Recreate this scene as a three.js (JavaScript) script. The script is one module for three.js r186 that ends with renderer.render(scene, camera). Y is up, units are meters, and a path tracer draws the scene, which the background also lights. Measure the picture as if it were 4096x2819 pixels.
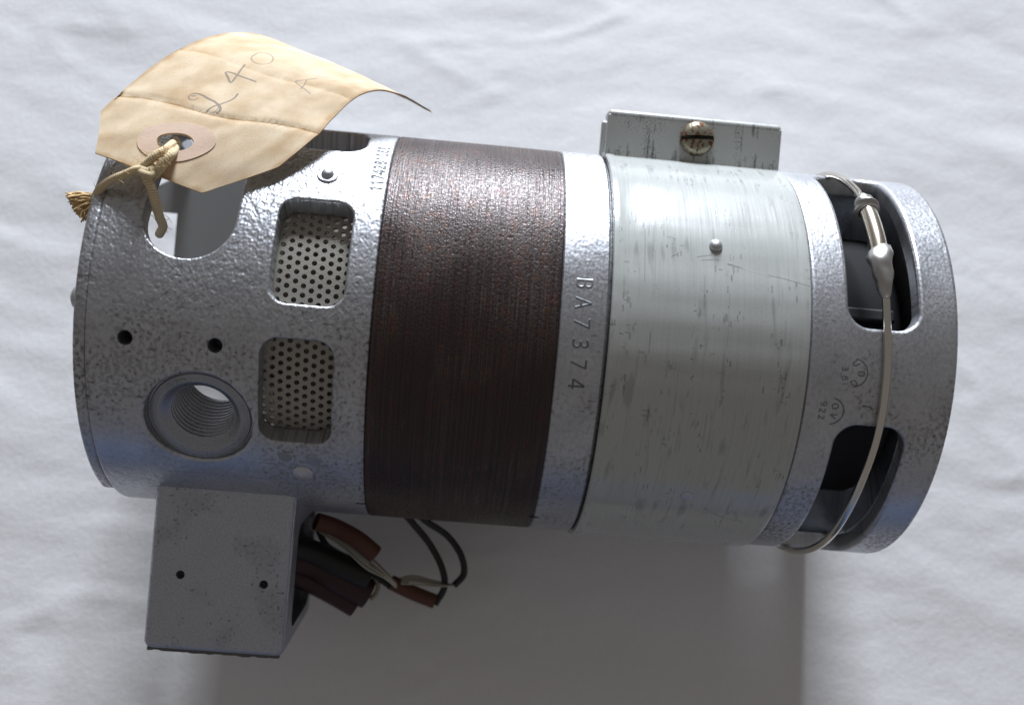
import * as THREE from 'three';
import { mergeGeometries, mergeVertices, toCreasedNormals } from 'three/addons/utils/BufferGeometryUtils.js';
import { TessellateModifier } from 'three/addons/modifiers/TessellateModifier.js';
import { RoundedBoxGeometry } from 'three/addons/geometries/RoundedBoxGeometry.js';
import { RectAreaLightUniformsLib } from 'three/addons/lights/RectAreaLightUniformsLib.js';
import { Brush, Evaluator, SUBTRACTION } from 'three-bvh-csg';

// ---------------------------------------------------------------- camera, light, exposure
const scene = new THREE.Scene();
const renderer = new THREE.WebGLRenderer({ antialias: true });
renderer.toneMapping = THREE.LinearToneMapping;
renderer.toneMappingExposure = 1;
renderer.shadowMap.enabled = true;
RectAreaLightUniformsLib.init();

const rad = Math.PI / 180;
const ELEV = 76 * rad;             // how high the camera stands above the cloth, seen along the motor's axis
const H = 0.0512;                  // height of the motor's axis above the cloth
const Rm = 50;                     // body radius in mm
// The motor's own frame: x along the axis, y towards the side that faces up and forward, z to the front.
const toWorld = new THREE.Matrix4().makeTranslation(0, H, 0)
  .multiply(new THREE.Matrix4().makeRotationX(Math.PI / 2 - ELEV))
  .multiply(new THREE.Matrix4().makeScale(0.001, 0.001, 0.001));

const camera = new THREE.PerspectiveCamera(2 * Math.atan(1409.5 / 4200) / rad, 4096 / 2819, 0.01, 20);
const Cc = new THREE.Vector3(-7.7048, -4.7503, 281.8594);             // a point of the axis in camera terms (right, down, forward), mm
const axA = new THREE.Vector3(0.99535952, 0.0837628, 0.04736273);
const axN = new THREE.Vector3(0.04719591, 0.00397169, -0.99887776);
const axB = new THREE.Vector3(-0.08385691, 0.99647781, 0);
const camDir = (v) => new THREE.Vector3(v.dot(axA), v.dot(axN), v.dot(axB));   // camera terms to motor frame
{
  const m3 = new THREE.Matrix4().makeRotationX(Math.PI / 2 - ELEV);
  const right = camDir(new THREE.Vector3(1, 0, 0)).applyMatrix4(m3);
  const up = camDir(new THREE.Vector3(0, -1, 0)).applyMatrix4(m3);
  const back = camDir(new THREE.Vector3(0, 0, -1)).applyMatrix4(m3);
  camera.position.copy(camDir(Cc.clone().negate()).applyMatrix4(toWorld));
  camera.quaternion.setFromRotationMatrix(new THREE.Matrix4().makeBasis(right, up, back));
}
camera.focus = 0.242;
camera.userData.fStop = 12;
camera.updateMatrixWorld();

scene.background = new THREE.Color().setRGB(0.170, 0.159, 0.154);   // the dim room
const windowLight = new THREE.RectAreaLight(new THREE.Color().setRGB(0.91, 0.965, 1.06), 78, 0.31, 0.70);
windowLight.position.set(0.02, 0.45, -1.5);
windowLight.lookAt(0, 0.05, 0);
windowLight.name = 'window_light';
scene.add(windowLight);

// ---------------------------------------------------------------- helpers
let seed = 7;
const rnd = () => { seed = (seed * 1664525 + 1013904223) >>> 0; return seed / 4294967296; };
const clamp = THREE.MathUtils.clamp, lerp = THREE.MathUtils.lerp, smooth = THREE.MathUtils.smoothstep;
const hsh = (x, y) => { let h = Math.imul(x | 0, 374761393) ^ Math.imul(y | 0, 668265263) ^ 0x5bd1e995; h = Math.imul(h ^ (h >>> 13), 1274126177); h ^= h >>> 16; return h & 255; };
const GX = new Float32Array(256), GY = new Float32Array(256); for (let i = 0; i < 256; i++) { GX[i] = Math.cos(i * Math.PI / 128) * 1.5; GY[i] = Math.sin(i * Math.PI / 128) * 1.5; }
function vn(x, y, px, py) {                       // gradient noise in 0..1, periodic over px, py cells
  const xi = Math.floor(x), yi = Math.floor(y), fx = x - xi, fy = y - yi;
  const sx = fx * fx * fx * (fx * (fx * 6 - 15) + 10), sy = fy * fy * fy * (fy * (fy * 6 - 15) + 10);
  const x0 = xi - Math.floor(xi / px) * px, y0 = yi - Math.floor(yi / py) * py, x1 = x0 + 1 >= px ? 0 : x0 + 1, y1 = y0 + 1 >= py ? 0 : y0 + 1;
  const h0 = hsh(x0, y0), h1 = hsh(x1, y0), h2 = hsh(x0, y1), h3 = hsh(x1, y1);
  const a = GX[h0] * fx + GY[h0] * fy, b = GX[h1] * (fx - 1) + GY[h1] * fy, c = GX[h2] * fx + GY[h2] * (fy - 1), d = GX[h3] * (fx - 1) + GY[h3] * (fy - 1);
  return 0.5 + 0.62 * ((a + (b - a) * sx) * (1 - sy) + (c + (d - c) * sx) * sy);
}
function fbm(x, y, px, py, oct) { let s = 0, a = 0.5, t = 0; for (let o = 0; o < oct; o++) { s += a * vn(x + o * 17, y + o * 29, px, py); t += a; x *= 2; y *= 2; px *= 2; py *= 2; a *= 0.5; } return s / t; }
function canvas(w, h, draw, bg = '#000') { const c = document.createElement('canvas'); c.width = w; c.height = h; const g = c.getContext('2d'); g.fillStyle = bg; g.fillRect(0, 0, w, h); draw(g); return g.getImageData(0, 0, w, h).data; }
// maps(W, H, f): f(i, j, out) fills out = [r, g, b (sRGB 0..1), height, roughness]; row 0 is the top of the picture
function maps(W, Hh, f, wrapY = false) {
  const col = new Uint8Array(W * Hh * 4), bmp = new Uint8Array(W * Hh * 4), rgh = new Uint8Array(W * Hh * 4), o = [0, 0, 0, 0, 0];
  for (let j = 0; j < Hh; j++) for (let i = 0; i < W; i++) {
    f(i, j, o); const k = ((Hh - 1 - j) * W + i) * 4;
    for (let c = 0; c < 3; c++) col[k + c] = clamp(o[c], 0, 1) * 255;
    bmp[k] = bmp[k + 1] = bmp[k + 2] = clamp(o[3], 0, 1) * 255; rgh[k] = rgh[k + 1] = rgh[k + 2] = clamp(o[4], 0, 1) * 255;
    col[k + 3] = bmp[k + 3] = rgh[k + 3] = 255;
  }
  const t = (d, srgb) => { const x = new THREE.DataTexture(d, W, Hh); x.magFilter = THREE.LinearFilter; x.minFilter = THREE.LinearFilter; x.wrapS = THREE.RepeatWrapping; x.wrapT = wrapY ? THREE.RepeatWrapping : THREE.ClampToEdgeWrapping; if (srgb) x.colorSpace = THREE.SRGBColorSpace; x.needsUpdate = true; return x; };
  return { map: t(col, true), bumpMap: t(bmp), roughnessMap: t(rgh) };
}
const lin = (r, g, b) => new THREE.Color().setRGB(r, g, b);
const std = (o) => new THREE.MeshPhysicalMaterial({ side: THREE.DoubleSide, ...o });

const taken = {};
const numbered = (n) => { const k = taken[n] = (taken[n] ?? -1) + 1; return k ? n + '_' + String(k).padStart(3, '0') : n; };
function thing(name, label, category, group) { const g = new THREE.Group(); g.name = numbered(name); g.userData = { label, category }; if (group) g.userData.group = group; scene.add(g); return g; }
function part(name, geo, mat, parent, label) {                // geometry given in the motor's frame (mm)
  const m = new THREE.Mesh(geo.clone().applyMatrix4(toWorld), mat); m.name = name; m.castShadow = m.receiveShadow = true;
  if (label) m.userData.label = label; parent.add(m); return m;
}
const polar = (X, th, r) => new THREE.Vector3(X, r * Math.cos(th * rad), -r * Math.sin(th * rad));
const K = Rm * rad;                                            // mm of arc per degree
const clean = (g) => { const n = new THREE.BufferGeometry(); n.setAttribute('position', g.attributes.position.clone()); if (g.index) n.setIndex(g.index.clone()); if (g.attributes.uv) n.setAttribute('uv', g.attributes.uv.clone()); return n; };

// A curved plate: an outline with holes drawn on the unrolled skin (x in mm, y = arc in mm), thickened and rolled up.
function rolled(outline, holes, rIn, thick, bev, uvOf, maxEdge = 2.2, R = Rm, seg = 3) {
  const sh = new THREE.Shape(outline); for (const h of holes) sh.holes.push(h instanceof THREE.Path ? h : new THREE.Path(h));
  let g = new THREE.ExtrudeGeometry(sh, bev ? { depth: thick - 2 * bev, bevelEnabled: true, bevelThickness: bev, bevelSize: bev, bevelOffset: -bev, bevelSegments: seg, curveSegments: 10 } : { depth: thick, bevelEnabled: false, curveSegments: 6 });
  g.translate(0, 0, bev); g.clearGroups(); g.deleteAttribute('uv'); g.deleteAttribute('normal');
  g = new TessellateModifier(maxEdge, 26).modify(g);
  const p = g.attributes.position, flat = new Uint8Array(p.count);
  const uv = new Float32Array(p.count * 2);
  for (let i = 0; i < p.count; i++) {
    const X = p.getX(i), th = p.getY(i) / R, z = p.getZ(i), r = rIn + z;
    flat[i] = z > thick - 1e-4 ? 1 : 0; const q = uvOf(X, th / rad, z); uv[2 * i] = q[0]; uv[2 * i + 1] = q[1];
    p.setXYZ(i, X, r * Math.cos(th), -r * Math.sin(th));
  }
  g.setAttribute('uv', new THREE.BufferAttribute(uv, 2));
  const c = toCreasedNormals(g, 0.75), nn = c.attributes.normal, pp = c.attributes.position;
  for (let t = 0; t < p.count; t += 3) if (flat[t] && flat[t + 1] && flat[t + 2]) for (let k = t; k < t + 3; k++) { const y = pp.getY(k), z = pp.getZ(k), l = Math.hypot(y, z); nn.setXYZ(k, 0, y / l, z / l); }
  return c;
}
// A body of revolution round the motor's axis: profile of [X, r]
function revolve(profile, seg, uvOf, wob) {
  const n = profile.length, pos = [], uv = [], idx = [];
  for (let i = 0; i <= seg; i++) { const th = 270 - 360 * i / seg; for (let j = 0; j < n; j++) { let [X, r] = profile[j]; if (wob) r += wob(X, th); pos.push(X, r * Math.cos(th * rad), -r * Math.sin(th * rad)); const q = uvOf ? uvOf(X, th) : [i / seg, j / n]; uv.push(q[0], q[1]); } }
  for (let i = 0; i < seg; i++) for (let j = 0; j < n - 1; j++) { const a = i * n + j, b = a + n; idx.push(a, a + 1, b, b, a + 1, b + 1); }
  const g = new THREE.BufferGeometry(); g.setAttribute('position', new THREE.Float32BufferAttribute(pos, 3)); g.setAttribute('uv', new THREE.Float32BufferAttribute(uv, 2)); g.setIndex(idx);
  return toCreasedNormals(g.toNonIndexed(), 0.6);
}
function roundRect(x0, x1, y0, y1, r) { const p = new THREE.Path(); p.moveTo(x0 + r, y0); p.lineTo(x1 - r, y0); p.absarc(x1 - r, y0 + r, r, -Math.PI / 2, 0); p.lineTo(x1, y1 - r); p.absarc(x1 - r, y1 - r, r, 0, Math.PI / 2); p.lineTo(x0 + r, y1); p.absarc(x0 + r, y1 - r, r, Math.PI / 2, Math.PI); p.lineTo(x0, y0 + r); p.absarc(x0 + r, y0 + r, r, Math.PI, 1.5 * Math.PI); return p; }
function circle(x, y, r) { const p = new THREE.Path(); p.absarc(x, y, r, 0, Math.PI * 2); return p; }
function tube(pts, r, seg = 60, rs = 10, closed = false) { return new THREE.TubeGeometry(new THREE.CatmullRomCurve3(pts, closed, 'centripetal'), seg, r, rs, closed); }
function capsTube(pts, r, seg = 60, rs = 10) { const c = new THREE.CatmullRomCurve3(pts, false, 'centripetal'); const g = [new THREE.TubeGeometry(c, seg, r, rs)]; for (const t of [0, 1]) { const s = new THREE.SphereGeometry(r, rs, 6); const p = c.getPoint(t); s.translate(p.x, p.y, p.z); g.push(s); } return mergeGeometries(g.map((x) => x.toNonIndexed())); }
function boxUV(g, s) { g = g.index ? g.toNonIndexed() : g; const p = g.attributes.position, n = g.attributes.normal, uv = new Float32Array(p.count * 2); for (let i = 0; i < p.count; i++) { const ax = Math.abs(n.getX(i)), ay = Math.abs(n.getY(i)), az = Math.abs(n.getZ(i)); const a = ax > ay && ax > az ? [p.getZ(i), p.getY(i)] : ay > az ? [p.getX(i), p.getZ(i)] : [p.getX(i), p.getY(i)]; uv[2 * i] = a[0] / s; uv[2 * i + 1] = a[1] / s; } g.setAttribute('uv', new THREE.BufferAttribute(uv, 2)); return g; }
// dome / rivet head round +y
const lathe = (pts, seg = 32) => toCreasedNormals(new THREE.LatheGeometry(pts.map(([r, y]) => new THREE.Vector2(r, y)), seg).toNonIndexed(), 0.6);
function onSkin(g, X, th, r) { return g.clone().rotateX(-th * rad).translate(...polar(X, th, r).toArray()); }
// from a pixel of the photograph (2319 wide) to the plane y = n of the motor's frame
function px(x, y, n) { const s = 4096 / 2319, d = camDir(new THREE.Vector3((x * s - 2048) / 4200, (y * s - 1409.5) / 4200, 1)), o = camDir(Cc.clone().negate()); const t = (n - o.y) / d.y; return new THREE.Vector3(o.x + t * d.x, n, o.z + t * d.z); }

// ---------------------------------------------------------------- materials
// cast aluminium skin, one picture per casting: canvas x runs with falling angle from 270 to -90 degrees, up is +X
function castMaps(X0, X1, marks, rough, stain, seedShift) {
  const W = 2048, Hh = Math.round(W * (X1 - X0) / (2 * Math.PI * Rm)), mm = 2 * Math.PI * Rm / W;
  const cx = (th) => (270 - th) / 360 * W, cy = (X) => (X1 - X) / mm;
  const ink = canvas(W, Hh, (g) => marks && marks(g, cx, cy, 1 / mm));
  const m = maps(W, Hh, (i, j, o) => {
    const x = i / W, y = j / W, s = seedShift;
    const fine = vn(x * 420, y * 520 + s, 420, 99999), mid = vn(x * 250 + 3, y * 300 + s, 250, 99999), dim = vn(x * 150 + 7, y * 190 + s, 150, 99999), big = vn(x * 40, y * 48 + s, 40, 99999), low = fbm(x * 12, y * 12 + s, 12, 99999, 4);
    const th = 270 - 360 * i / W, X = X1 - j * mm, R = rough(X, th);
    const dent = smooth(dim, 0.56, 0.8);
    let h = 0.6 + R * (0.26 * (mid - 0.5) + 0.26 * (fine - 0.5) - 0.26 * dent) + 0.10 * (big - 0.5) + 0.05 * (low - 0.5);
    const pit = vn(x * 360, y * 360 + s + 71, 360, 99999), pd = smooth(pit, 0.74, 0.86) * smooth(low, 0.40, 0.6);
    h -= 0.16 * pd;
    const k = ink[(j * W + i) * 4] / 255; h -= 0.5 * k;
    const speck = smooth(mid + 0.5 * fine + 0.8 * low, 1.22, 1.5);
    const dirt = clamp(speck * 0.16 + pd * 0.45 + R * dent * 0.12 + 0.20 * smooth(low, 0.46, 0.66) * smooth(fine * 0.6 + mid * 0.4, 0.36, 0.64) + 0.7 * stain(X, th) * (0.15 + 0.85 * smooth(mid * 0.5 + fine * 0.5, 0.35, 0.65)), 0, 1);
    const b = 0.765 + 0.05 * (big - 0.5) + 0.07 * (fine - 0.5) + 0.04 * (low - 0.5);
    o[0] = lerp(b - 0.01, 0.36, dirt * 0.7) * (1 - 0.36 * k); o[1] = lerp(b, 0.345, dirt * 0.7) * (1 - 0.36 * k); o[2] = lerp(b + 0.02, 0.32, dirt * 0.7) * (1 - 0.36 * k);
    o[3] = h; o[4] = clamp(0.40 + 0.2 * (low - 0.5) + 0.25 * dirt + 0.1 * (fine - 0.5) + 0.3 * k, 0.2, 0.9);
  });
  return { ...m, uv: (X, th) => [(270 - th) / 360, (X - X0) / (X1 - X0)] };
}
const castMat = (m, bump) => std({ map: m.map, bumpMap: m.bumpMap, roughnessMap: m.roughnessMap, bumpScale: bump, metalness: 0.88, roughness: 1, color: lin(1, 1, 1) });
const bell = (v, c, w) => Math.exp(-(((v - c) / w) ** 2));

function text(g, s, x, y, size, turn, sp, font = 'sans-serif', wide = 1, lw = 0) {
  g.save(); g.translate(x, y); g.rotate(turn); g.scale(wide, 1); g.fillStyle = g.strokeStyle = '#fff'; g.font = size + 'px ' + font; g.textAlign = 'center'; g.textBaseline = 'middle';
  [...s].forEach((c, i) => { g.fillText(c, (i - (s.length - 1) / 2) * sp / wide, 0); if (lw) { g.lineWidth = lw; g.strokeText(c, (i - (s.length - 1) / 2) * sp / wide, 0); } }); g.restore();
}
const frontMaps = castMaps(-90.5, -25.5, (g, cx, cy, k) => {
  text(g, '1174281068', cx(48.2), cy(-28.3), 4.0 * k, Math.PI, 1.98 * k, 'sans-serif', 0.72, 1.2);
}, (X, th) => 0.35 + 0.75 * smooth(th, -35, 5) * (1 - 0.5 * smooth(X, -50, -30)), (X, th) => 0.5 * bell(X, -89, 1.6) + 0.5 * bell(X, -72, 4) * bell(th, -43, 8) * 0.6 + 0.4 * bell(X, -26.2, 0.7), 0);
const ringMaps = castMaps(15.5, 27, (g, cx, cy, k) => {
  text(g, 'BA7374', cx(1.6), cy(20.6), 4.9 * k, 0, 4.55 * k, 'sans-serif', 0.92);
}, (X, th) => 0.25 + 0.3 * smooth(th, -5, 15), (X, th) => 0.35 * bell(th, 75, 12) + 0.5 * bell(X, 26.8, 0.6) + 0.25 * bell(X, 15.8, 0.4), 40);
const rearMaps = castMaps(72, 107.5, (g, cx, cy, k) => {
  g.strokeStyle = '#fff'; g.lineWidth = 0.28 * k;
  g.beginPath(); g.arc(cx(-2.6), cy(82.9), 3.1 * k, -Math.PI * 0.98, -0.05); g.stroke();
  g.beginPath(); g.arc(cx(-13), cy(78.6), 3.1 * k, -Math.PI * 0.95, -0.1); g.stroke();
  for (const [c, th, X, t] of [['U', -0.2, 83.2, -0.6], ['D', -2.7, 84.6, 0], ['C', -5.1, 83.1, 0.6], ['3', -1.8, 80.7, 0], ['6', -4.1, 80.9, 0]]) text(g, c, cx(th), cy(X), 2.2 * k, t, 1);
  for (const [c, th, X, t] of [['O', -11.6, 79.5, -0.1], ['V', -14.1, 79.4, 0.3], ['9', -11.2, 76.9, 0], ['2', -13, 76.7, 0], ['2', -14.8, 76.7, 0]]) text(g, c, cx(th), cy(X), 2.2 * k, t, 1);
  g.fillStyle = '#fff'; g.fillRect(cx(-11) - 0.15 * k, cy(87.8), 0.3 * k, 2.2 * k);
}, (X, th) => 0.18 + 0.45 * smooth(th, -8, 25), (X, th) => 0.6 * bell(X, 73, 1.0) * smooth(th, 45, 60) + 0.35 * bell(th, -58, 8) + 0.25 * bell(X, 106, 1.2), 90);
const tileMaps = maps(512, 512, (i, j, o) => {
  const x = i / 512, y = j / 512, fine = vn(x * 84, y * 84, 84, 84), mid = vn(x * 44, y * 44, 44, 44), low = fbm(x * 3, y * 3, 3, 3, 4), pit = smooth(vn(x * 48 + 9, y * 48, 48, 48), 0.8, 0.9) * smooth(low, 0.45, 0.6);
  const d = clamp(smooth(mid * 0.6 + fine * 0.5 + low, 1.15, 1.5) * 0.16 + pit * 0.6 + 0.3 * smooth(low, 0.5, 0.7) * fine, 0, 1), b = 0.735 + 0.08 * (fine - 0.5) + 0.06 * (low - 0.5);
  o[0] = lerp(b - 0.015, 0.36, d * 0.6); o[1] = lerp(b, 0.365, d * 0.6); o[2] = lerp(b + 0.035, 0.38, d * 0.6); o[3] = 0.5 + 0.25 * (mid - 0.5) + 0.3 * (fine - 0.5) - 0.2 * pit; o[4] = 0.42 + 0.2 * (low - 0.5) + 0.2 * d;
}, true);
const M = {};
M.front = castMat(frontMaps, 0.00027); M.ring = castMat(ringMaps, 0.00019); M.rear = castMat(rearMaps, 0.00015); M.tile = castMat(tileMaps, 0.0002);
M.turned = std({ color: lin(0.36, 0.355, 0.35), metalness: 0.85, roughness: 0.45 });
M.bright = std({ color: lin(0.58, 0.59, 0.61), metalness: 0.9, roughness: 0.5 });
M.wire = std({ color: lin(0.70, 0.66, 0.59), metalness: 1, roughness: 0.14 });
M.solder = std({ color: lin(0.46, 0.45, 0.43), metalness: 0.85, roughness: 0.42, bumpMap: tileMaps.bumpMap, bumpScale: 0.0001 });
M.sleeve = std({ color: lin(0.62, 0.56, 0.47), metalness: 1, roughness: 0.27 });
M.dark = std({ color: lin(0.26, 0.22, 0.19), metalness: 0.4, roughness: 0.5 });
M.bakelite = std({ color: lin(0.020, 0.020, 0.022), roughness: 0.5 });
M.tick = std({ color: lin(0.02, 0.02, 0.022), roughness: 0.7 });

// brown laminated iron
M.core = (() => {
  const W = 2048, Hh = 512;
  const rubs = canvas(W, Hh, (g) => { for (let i = 0; i < 260; i++) { const x = rnd() * W, y = rnd() * Hh, l = 8 + rnd() * 60; g.globalAlpha = 0.25 + rnd() * 0.6; g.fillStyle = '#fff'; g.fillRect(x, y, l, 1 + rnd() * 3.5); } });
  const m = maps(W, Hh, (i, j, o) => {
    const x = i / W, y = j / Hh;
    const line = vn(x * 6 + 0.3, y * 95, 6, 99999), line2 = vn(x * 24, y * 210 + 7, 24, 99999), spot = vn(x * 400, y * 62 + 11, 400, 99999), low = fbm(x * 14, y * 3 + 5, 14, 999, 3), grit = vn(x * 720, y * 120, 720, 99999);
    const th = 270 - 360 * x, blob = smooth(vn(x * 300 + 5, y * 45, 300, 999), 0.74, 0.86) * smooth(low, 0.4, 0.6);
    const rb = rubs[(j * W + i) * 4] / 255 * smooth(vn(x * 60, y * 12 + 2, 60, 999), 0.45, 0.8);
    const wear = clamp(smooth(line2, 0.55, 0.85) * smooth(low, 0.45, 0.62) * 0.7 + rb, 0, 1) * (0.3 + 0.7 * spot);
    const red = smooth(vn(x * 70, y * 22 + 31, 70, 999), 0.6, 0.85) * 0.3;
    const b = 0.205 + 0.08 * (line - 0.5) + 0.06 * (grit - 0.5) + 0.05 * (low - 0.5);
    const rs = smooth(vn(x * 180, y * 30 + 77, 180, 999), 0.7, 0.85) * smooth(low, 0.4, 0.6);
    o[0] = lerp(b + 0.04 + 0.08 * red + 0.05 * rs, 0.48, wear * 0.75); o[1] = lerp(b - 0.002 - 0.02 * red + 0.005 * rs, 0.45, wear * 0.75); o[2] = lerp(b - 0.012 - 0.03 * red - 0.03 * rs, 0.42, wear * 0.75);
    o[3] = 0.5 + 0.24 * (line - 0.5) + 0.20 * (line2 - 0.5) + 0.24 * (grit - 0.5) + 0.2 * (spot - 0.5) + 0.22 * blob - 0.1 * wear; o[4] = clamp(0.42 + 0.3 * (low - 0.5) + 0.25 * (spot - 0.5) - 0.12 * wear, 0.2, 0.8);
  });
  return std({ ...m, bumpScale: 0.0002, metalness: 0.3, roughness: 1, specularIntensity: 0.9 });
})();
// grey enamel of the cover band, rubbed and scuffed
M.cover = (() => {
  const W = 2048, X0 = 26.5, X1 = 72.8, Hh = Math.round(W * (X1 - X0) / (2 * Math.PI * Rm)), mm = 2 * Math.PI * Rm / W, cx = (th) => (270 - th) / 360 * W, cy = (X) => (X1 - X) / mm;
  const marks = canvas(W, Hh, (g) => {
    g.strokeStyle = '#fff'; g.fillStyle = '#fff';
    for (let i = 0; i < 520; i++) { const c = rnd(), x = rnd() * W, y = rnd() * Hh, n = 1 + rnd() * 6 | 0; for (let k = 0; k < n; k++) { g.globalAlpha = 0.2 + rnd() * 0.7; const l = rnd() < 0.75 ? [1.5 + rnd() * 11, 0.6 + rnd() * 1.6] : [0.6 + rnd() * 1.5, 2 + rnd() * 7]; g.fillRect(x + (rnd() - 0.5) * 26, y + (rnd() - 0.5) * 14, l[0], l[1]); } }
    g.globalAlpha = 0.85; g.lineWidth = 1.1; const ln = (...p) => { g.beginPath(); p.forEach(([X, th], i) => i ? g.lineTo(cx(th), cy(X)) : g.moveTo(cx(th), cy(X))); g.stroke(); };
    ln([53, 23.5], [58, 22], [66, 20.5], [72, 19]); ln([46, 24.6], [49.5, 25.6]); ln([47, 23.8], [51, 24.4]); ln([40, 24], [41.5, 25]); ln([36, 5], [36, -2]); ln([56, 5], [56.2, -9]); ln([55, -47], [60, -51], [66, -53], [71, -53.5]); ln([57, -9], [59, -16], [62, -21]);
    for (let i = 0; i < 60; i++) { g.globalAlpha = 0.12 + 0.4 * rnd(); const X = 28 + rnd() * 43, t = -60 + rnd() * 120; ln([X, t], [X + 0.6 * (rnd() - 0.5), t - 4 - 14 * rnd()]); }
  });
  const gloss = canvas(W, Hh, (g) => { g.strokeStyle = '#fff'; g.lineWidth = 1; for (let i = 0; i < 500; i++) { g.globalAlpha = 0.15 + rnd() * 0.5; const x = rnd() * W, y = rnd() * Hh, l = 3 + rnd() * 30, a = rnd() < 0.8 ? (rnd() - 0.5) * 0.3 : rnd() * 3; g.beginPath(); g.moveTo(x, y); g.lineTo(x + Math.cos(a) * l, y + Math.sin(a) * l); g.stroke(); } });
  const m = maps(W, Hh, (i, j, o) => {
    const x = i / W, y = j / W, k = marks[(j * W + i) * 4] / 255, gl = gloss[(j * W + i) * 4] / 255, streak = vn(x * 18, y * 700, 18, 9999), low = fbm(x * 20, y * 34, 20, 9999, 3), fine = vn(x * 500, y * 700, 500, 9999);
    const smear = smooth(vn(x * 30, y * 200 + 4, 30, 9999), 0.62, 0.85) * smooth(low, 0.45, 0.65), d = clamp(k * (0.35 + 0.65 * fine) * smooth(low, 0.34, 0.52) + 0.24 * smear, 0, 1);
    const b = 0.735 + 0.03 * (streak - 0.5) + 0.03 * (low - 0.5) + 0.02 * (fine - 0.5);
    o[0] = lerp(b - 0.010, 0.25, d * 0.75); o[1] = lerp(b + 0.004, 0.255, d * 0.75); o[2] = lerp(b - 0.010, 0.25, d * 0.75);
    o[3] = 0.5 + 0.008 * (streak - 0.5) - 0.2 * k - 0.10 * gl + 0.02 * (fine - 0.5); o[4] = 0.22 + 0.06 * (streak - 0.5) + 0.15 * d + 0.12 * gl + 0.1 * (low - 0.5);
  });
  return { mat: std({ ...m, bumpScale: 0.00007, metalness: 0.05, roughness: 1, anisotropy: 0.5, anisotropyRotation: Math.PI / 2 }), uv: (X, th) => [(270 - th) / 360, (X - X0) / (X1 - X0)] };
})();
M.coverPlain = (() => { const m = maps(512, 256, (i, j, o) => { const x = i / 512, y = j / 256, s1 = smooth(vn(x * 60, y * 3, 60, 4), 0.55, 0.85), s2 = fbm(x * 10, y * 4, 10, 4, 3), f = vn(x * 150, y * 70, 150, 70), d = clamp(s1 * smooth(s2, 0.45, 0.65) * 0.5 + smooth(f + s2, 1.2, 1.5) * 0.5, 0, 1), b = 0.72 + 0.05 * (s2 - 0.5); o[0] = lerp(b, 0.3, d); o[1] = lerp(b + 0.012, 0.31, d); o[2] = lerp(b, 0.3, d); o[3] = 0.5 - 0.3 * d; o[4] = 0.36 + 0.2 * d; }, true); return std({ ...m, bumpScale: 0.00003, metalness: 0.12, roughness: 1 }); })();

// ---------------------------------------------------------------- the cloth
{
  const nx = 560, nz = 440, x0 = -0.36, x1 = 0.36, z0 = -0.36, zl = 0.62, edge = 0.121, rr = 0.02;
  const pos = new Float32Array((nx + 1) * (nz + 1) * 3), uv = new Float32Array((nx + 1) * (nz + 1) * 2), idx = [];
  const hgt = (x, z) => {
    const u = x * 1000 + 500, v = z * 1000 + 500 + 8 * Math.sin(x * 18);
    const ridge = (t) => 1 - Math.abs(2 * t - 1), cre = smooth(ridge(fbm((u + 0.6 * v) / 120, (v - 0.18 * u) / 34, 999, 999, 2)), 0.86, 1) * smooth(vn(u / 60, v / 40, 999, 999), 0.4, 0.7);
    return 0.00075 * (fbm((u + v * 0.25) / 110, v / 60, 999, 999, 2) - 0.5) * 2 + 0.00030 * (fbm((u + 0.35 * v) / 62, (v - 0.12 * u) / 17, 999, 999, 2) - 0.5) * 2 + 0.00011 * (fbm((u - 0.3 * v) / 24, (v + 0.1 * u) / 7, 999, 999, 2) - 0.5) * 2 + 0.00008 * (fbm((u + 0.2 * v) / 9, (v + 0.05 * u) / 3.4, 999, 999, 2) - 0.5) * 2 + 0.00028 * cre + 0.0004 * Math.exp(-(((x - 0.022 + 0.02 * (z + 0.1)) / 0.0022) ** 2)) * smooth(-z, 0.05, 0.12) - 0.0006;
  };
  let k = 0, q = 0;
  for (let j = 0; j <= nz; j++) for (let i = 0; i <= nx; i++) {
    const x = lerp(x0, x1, i / nx), s = z0 + (zl - z0) * (j / nz) ** 1.15, h = hgt(x, s), a = clamp((s - edge) / rr, 0, Math.PI / 2);
    let z, y; if (s < edge) { z = s; y = h; } else { const d = Math.max(0, s - edge - rr * Math.PI / 2); z = edge + (rr + h) * Math.sin(a) + 0.006 * Math.sin(x * 60) * Math.min(1, d * 10); y = (rr + h) * Math.cos(a) - rr - d; }
    pos[k++] = x; pos[k++] = y; pos[k++] = z; uv[q++] = x / 0.03; uv[q++] = s / 0.03;
  }
  for (let j = 0; j < nz; j++) for (let i = 0; i < nx; i++) { const a = j * (nx + 1) + i, b = a + nx + 1; idx.push(a, b, a + 1, b, b + 1, a + 1); }
  const g = new THREE.BufferGeometry(); g.setAttribute('position', new THREE.BufferAttribute(pos, 3)); g.setAttribute('uv', new THREE.BufferAttribute(uv, 2)); g.setIndex(idx); g.computeVertexNormals();
  const m = maps(512, 512, (i, j, o) => { const w = 0.5 + 0.25 * Math.sin(i / 512 * Math.PI * 2 * 90) * Math.sin(j / 512 * Math.PI * 2 * 90), n = fbm(i / 32, j / 32, 16, 16, 3); o[0] = o[1] = o[2] = 0.895 + 0.02 * (n - 0.5); o[2] += 0.004; o[3] = 0.5 + 0.3 * (w - 0.5) + 0.5 * (n - 0.5); o[4] = 0.9; }, true);
  const c = new THREE.Mesh(g, std({ ...m, bumpScale: 0.00011, roughness: 1 })); c.name = 'table_cloth'; c.userData = { kind: 'structure', label: 'creased white cotton cloth spread under the motor' }; c.castShadow = c.receiveShadow = true; scene.add(c);
}

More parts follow.
